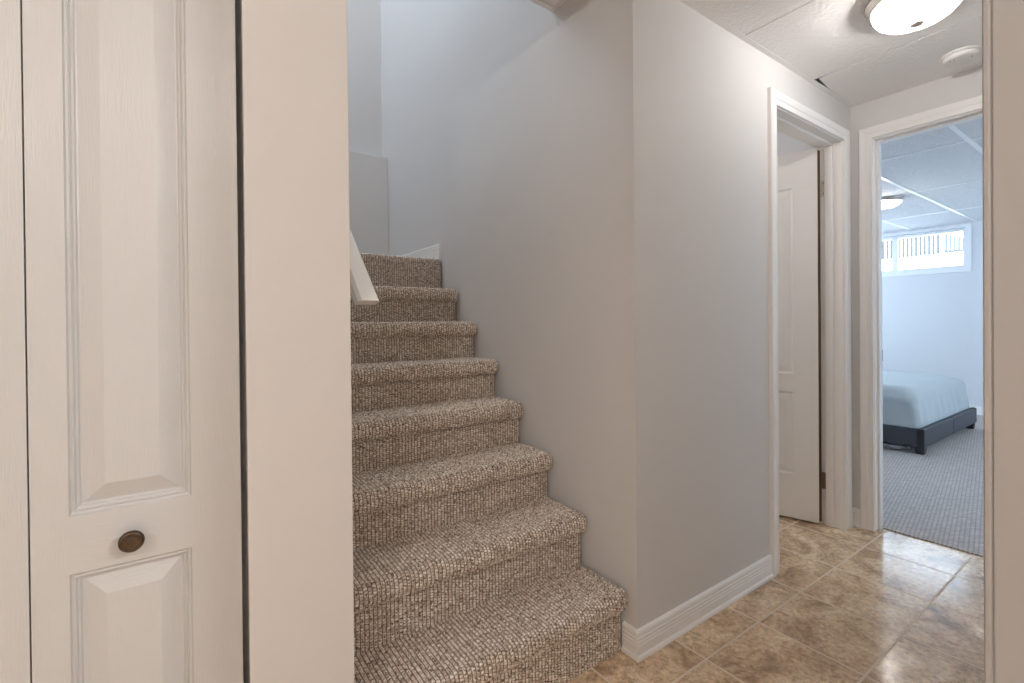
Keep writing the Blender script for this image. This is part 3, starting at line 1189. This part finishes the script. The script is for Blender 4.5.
w2 = empty('window_added_2', (6.1, 3.65, 1.0), None, None, None, 'structure')  # added window out of view, brings daylight across the bed top
b = boxes([(-1.1, -.03, 0, 1.1, .03, .05), (-1.1, -.03, 1.05, 1.1, .03, 1.1), (-1.1, -.03, .05, -1.05, .03, 1.05), (1.05, -.03, .05, 1.1, .03, 1.05), (-.03, -.025, .05, .03, .025, 1.05)])
obj('window_frame', b, M['frame'], w2)
w4 = empty('window_added_4', (5.5, -1.65, 1.0), None, None, None, 'structure')  # added window out of view, lights the front of the bed
b = boxes([(-1, -.03, 0, 1, .03, .05), (-1, -.03, 1.05, 1, .03, 1.1), (-1, -.03, .05, -.95, .03, 1.05), (.95, -.03, .05, 1, .03, 1.05)])
obj('window_frame', b, M['frame'], w4)
w3 = empty('window_3', (-1.25, 2.8, 3.5), None, None, None, 'structure')
b = boxes([(-.03, -.5, 0, .03, -.45, 1.0), (-.03, .45, 0, .03, .5, 1.0), (-.03, -.45, 0, .03, .45, .05), (-.03, -.45, .95, .03, .45, 1.0)])
obj('window_frame', b, M['frame'], w3)

# ------------------------------------------------------------------ outside: snow bank and fences
bm = bmesh.new()
N = 30
g = [[None] * (N + 1) for _ in range(N + 1)]
for i in range(N + 1):
    for j in range(N + 1):
        x = XW + .22 + 12 * i / N
        y = -4 + 16 * j / N
        f = min(1, (x - XW - .22) / 6.4)
        z = 1.50 + 1.08 * f + .03 * noise.noise(Vector((x * .6, y * .6, 0)))
        g[i][j] = bm.verts.new((x, y, z))
for i in range(N):
    for j in range(N):
        bm.faces.new((g[i][j], g[i + 1][j], g[i + 1][j + 1], g[i][j + 1]))
o = obj('ground', bm, M['snow'], smooth=True)
o['kind'] = 'structure'

fc = empty('fence', (14, 3.5, 2.5), 'grey board fence standing on snow outside the bedroom window', 'fence')
bm = bmesh.new()
y = 3.20
while y < 7.5:
    box(bm, 14, y, 2.45, 14.02, y + .046, 4.1)
    y += .078
bm.transform(Matrix.Translation((-14, -3.5, -2.5)))
obj('pickets', bm, M['fence'], fc)
bm = boxes([(14.02, 3.19, 3.35, 14.06, 7.5, 3.45), (14.02, 3.19, 3.85, 14.06, 7.5, 3.95)])
bm.transform(Matrix.Translation((-14, -3.5, -2.5)))
obj('fence_rail', bm, M['fence'], fc)
fc2 = empty('fence', (15, 1.5, 2.5), 'pale sloping board fence to the right behind the grey one', 'fence')
bm = bmesh.new()
y = .3
while y < 3.17:
    top = 2.80 + (y - 2.6) * .42
    top = max(2.75, top)
    box(bm, 14.2, y, 2.45, 14.22, y + .042, top)
    y += .072
bm.transform(Matrix.Translation((-15, -1.5, -2.5)))
obj('pickets', bm, M['fence2'], fc2)
bm = bmesh.new()
vs = [bm.verts.new(p) for p in ((14.22, .3, 2.60), (14.26, .3, 2.60), (14.26, 3.17, 2.60), (14.22, 3.17, 2.60), (14.22, .3, 2.64), (14.26, .3, 2.64), (14.26, 3.17, 2.64), (14.22, 3.17, 2.64))]
for f in ((3, 2, 1, 0), (4, 5, 6, 7), (0, 1, 5, 4), (1, 2, 6, 5), (2, 3, 7, 6), (3, 0, 4, 7)): bm.faces.new([vs[k] for k in f])
bm.transform(Matrix.Translation((-15, -1.5, -2.5)))
obj('fence_rail', bm, M['fence2'], fc2)
